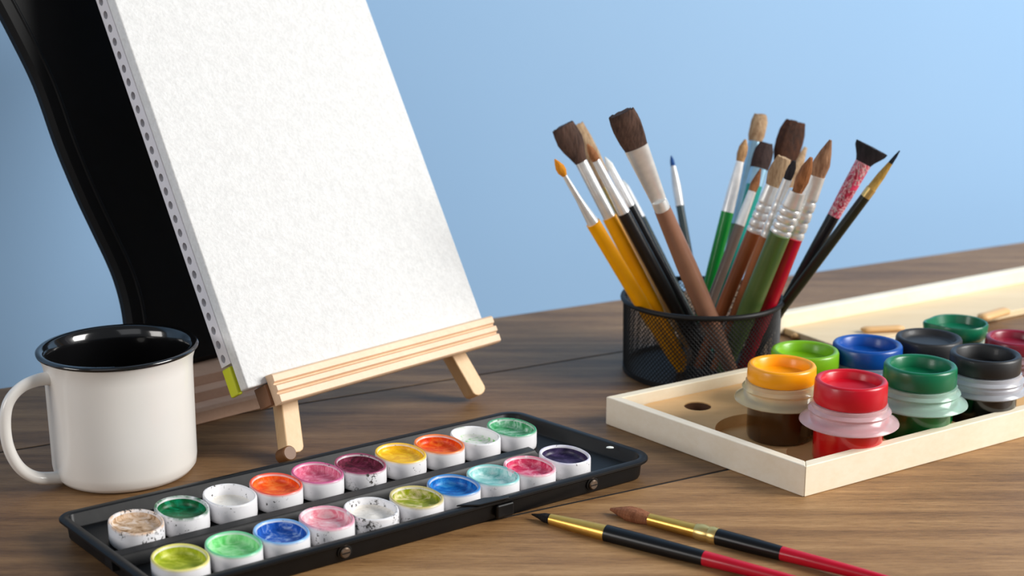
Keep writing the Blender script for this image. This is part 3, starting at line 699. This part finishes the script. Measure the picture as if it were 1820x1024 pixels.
# small white dot printed on the olive handle, set onto its surface
import mathutils
bv=mathutils.bvhtree.BVHTree.FromPolygons([v.co+olive.location for v in hd.data.vertices],[tuple(p.vertices) for p in hd.data.polygons])
hit=bv.ray_cast(EYE,ray(1319,524).normalized())
if hit[0]:
    nn=hit[1]; tx=nn.cross(V(0,0,1)).normalized(); ty=nn.cross(tx)
    m=MB(); m.lathe(hit[0],[(.0024,-.0006),(.0022,.0003)],16,ax=tx,ay=ty,az=nn); m.build('white_dot',plain('white_dot_print',rgb(232,226,226),.5),olive)
def lying(tip,end,rad_z,segs,lab,z0=.0):
    zt=.004
    P=at(*end,rad_z); Tp=at(*tip,zt); P.z=T+.0052; Tp.z=T+.0028
    L=(Tp-P).length; ax=(Tp-P)/L
    def s_at(px):
        lo,hi=0,L
        for _ in range(40):
            md=(lo+hi)/2
            if proj(P+ax*md)[0]>px: lo=md
            else: hi=md
        return lo
    parts=[]; s0=0
    for kind,key,nm,pxt,hw in segs:
        s1=s_at(pxt) if pxt is not None else L
        parts.append((kind,key,nm,[(s0+(s1-s0)*q/(len(hw)-1),h,1) for q,h in enumerate(hw)])); s0=s1
    return brush(P,Tp,parts,lab,group='brushes lying on the table')
RED=rgb(196,8,40)
lying((945,911),(1510,1062),.004,[('lacquer',RED,'handle_end',1252,[.0022,.0034,.0044]),('lacquer',rgb(16,16,18),'handle',1078,[.0044,.0050,.0052]),('metal','gold','ferrule',979,[.0050,.0044,.0034]),('hair',HR((14,12,12),(36,32,32)),'bristles',None,[.0031,.0028,.0014,.0004])],'black and red brush with gold ferrule and black tip, lying against the palette')
lying((1085,902),(1640,1052),.004,[('lacquer',RED,'handle_end',1390,[.0022,.0034,.0042]),('lacquer',rgb(16,16,18),'handle',1276,[.0042,.0048,.0050]),('metal','palegold','ferrule_crimp',1262,[.0052,.0056,.0052]),('metal','palegold','ferrule_ring',1238,[.0048,.0055,.0048]),('metal','gold','ferrule',1155,[.0044,.0042,.0038]),('hair',HR((112,66,42),(170,110,76)),'bristles',None,[.0036,.0050,.0050,.0030,.0008])],'black and red brush with fluffy brown bristles, lying nearer the wooden tray')

# ------------------------------------------------------------------ light, world, camera
def area(name,loc,tgt,size,power,col=(1,1,1),sy=None):
    l=bpy.data.lights.new(name,'AREA'); l.energy=power; l.size=size; l.color=col
    if sy: l.shape='RECTANGLE'; l.size_y=sy
    o=bpy.data.objects.new(name,l); C.objects.link(o); o.location=loc
    o.rotation_euler=(Vector(tgt)-Vector(loc)).to_track_quat('-Z','Y').to_euler(); return o
area('window_light',(2.2,.6,T+1.2),(.3,1.1,T+.1),1.1,66,(1,.985,.955),1.3)
area('room_fill',(-.5,-1.2,T+1.4),(0,1.0,T),1.5,4,(.96,.98,1))
area('side_fill',(-1.5,.0,T+.55),(-.15,1.05,T),.6,6.5,(1,.96,.92))  # added fill lamp at the left, brightening the rail and easel base
w=bpy.data.worlds.new('room_ambient'); bpy.context.scene.world=w; w.use_nodes=True
bg=w.node_tree.nodes['Background']; bg.inputs[0].default_value=(.86,.92,1,1); bg.inputs[1].default_value=.14
cam=bpy.data.cameras.new('camera'); co=bpy.data.objects.new('camera',cam); C.objects.link(co)
co.location=EYE; co.rotation_euler=(R_(90-PITCH),0,0)
cam.sensor_width=36; cam.lens=36*F/1820; cam.clip_start=.01
cam.dof.use_dof=True; cam.dof.focus_distance=.93; cam.dof.aperture_fstop=8
sc=bpy.context.scene; sc.camera=co
sc.view_settings.view_transform='Standard'; sc.view_settings.look='None'; sc.view_settings.gamma=1; sc.view_settings.use_curve_mapping=False
sc.view_settings.exposure=0.42
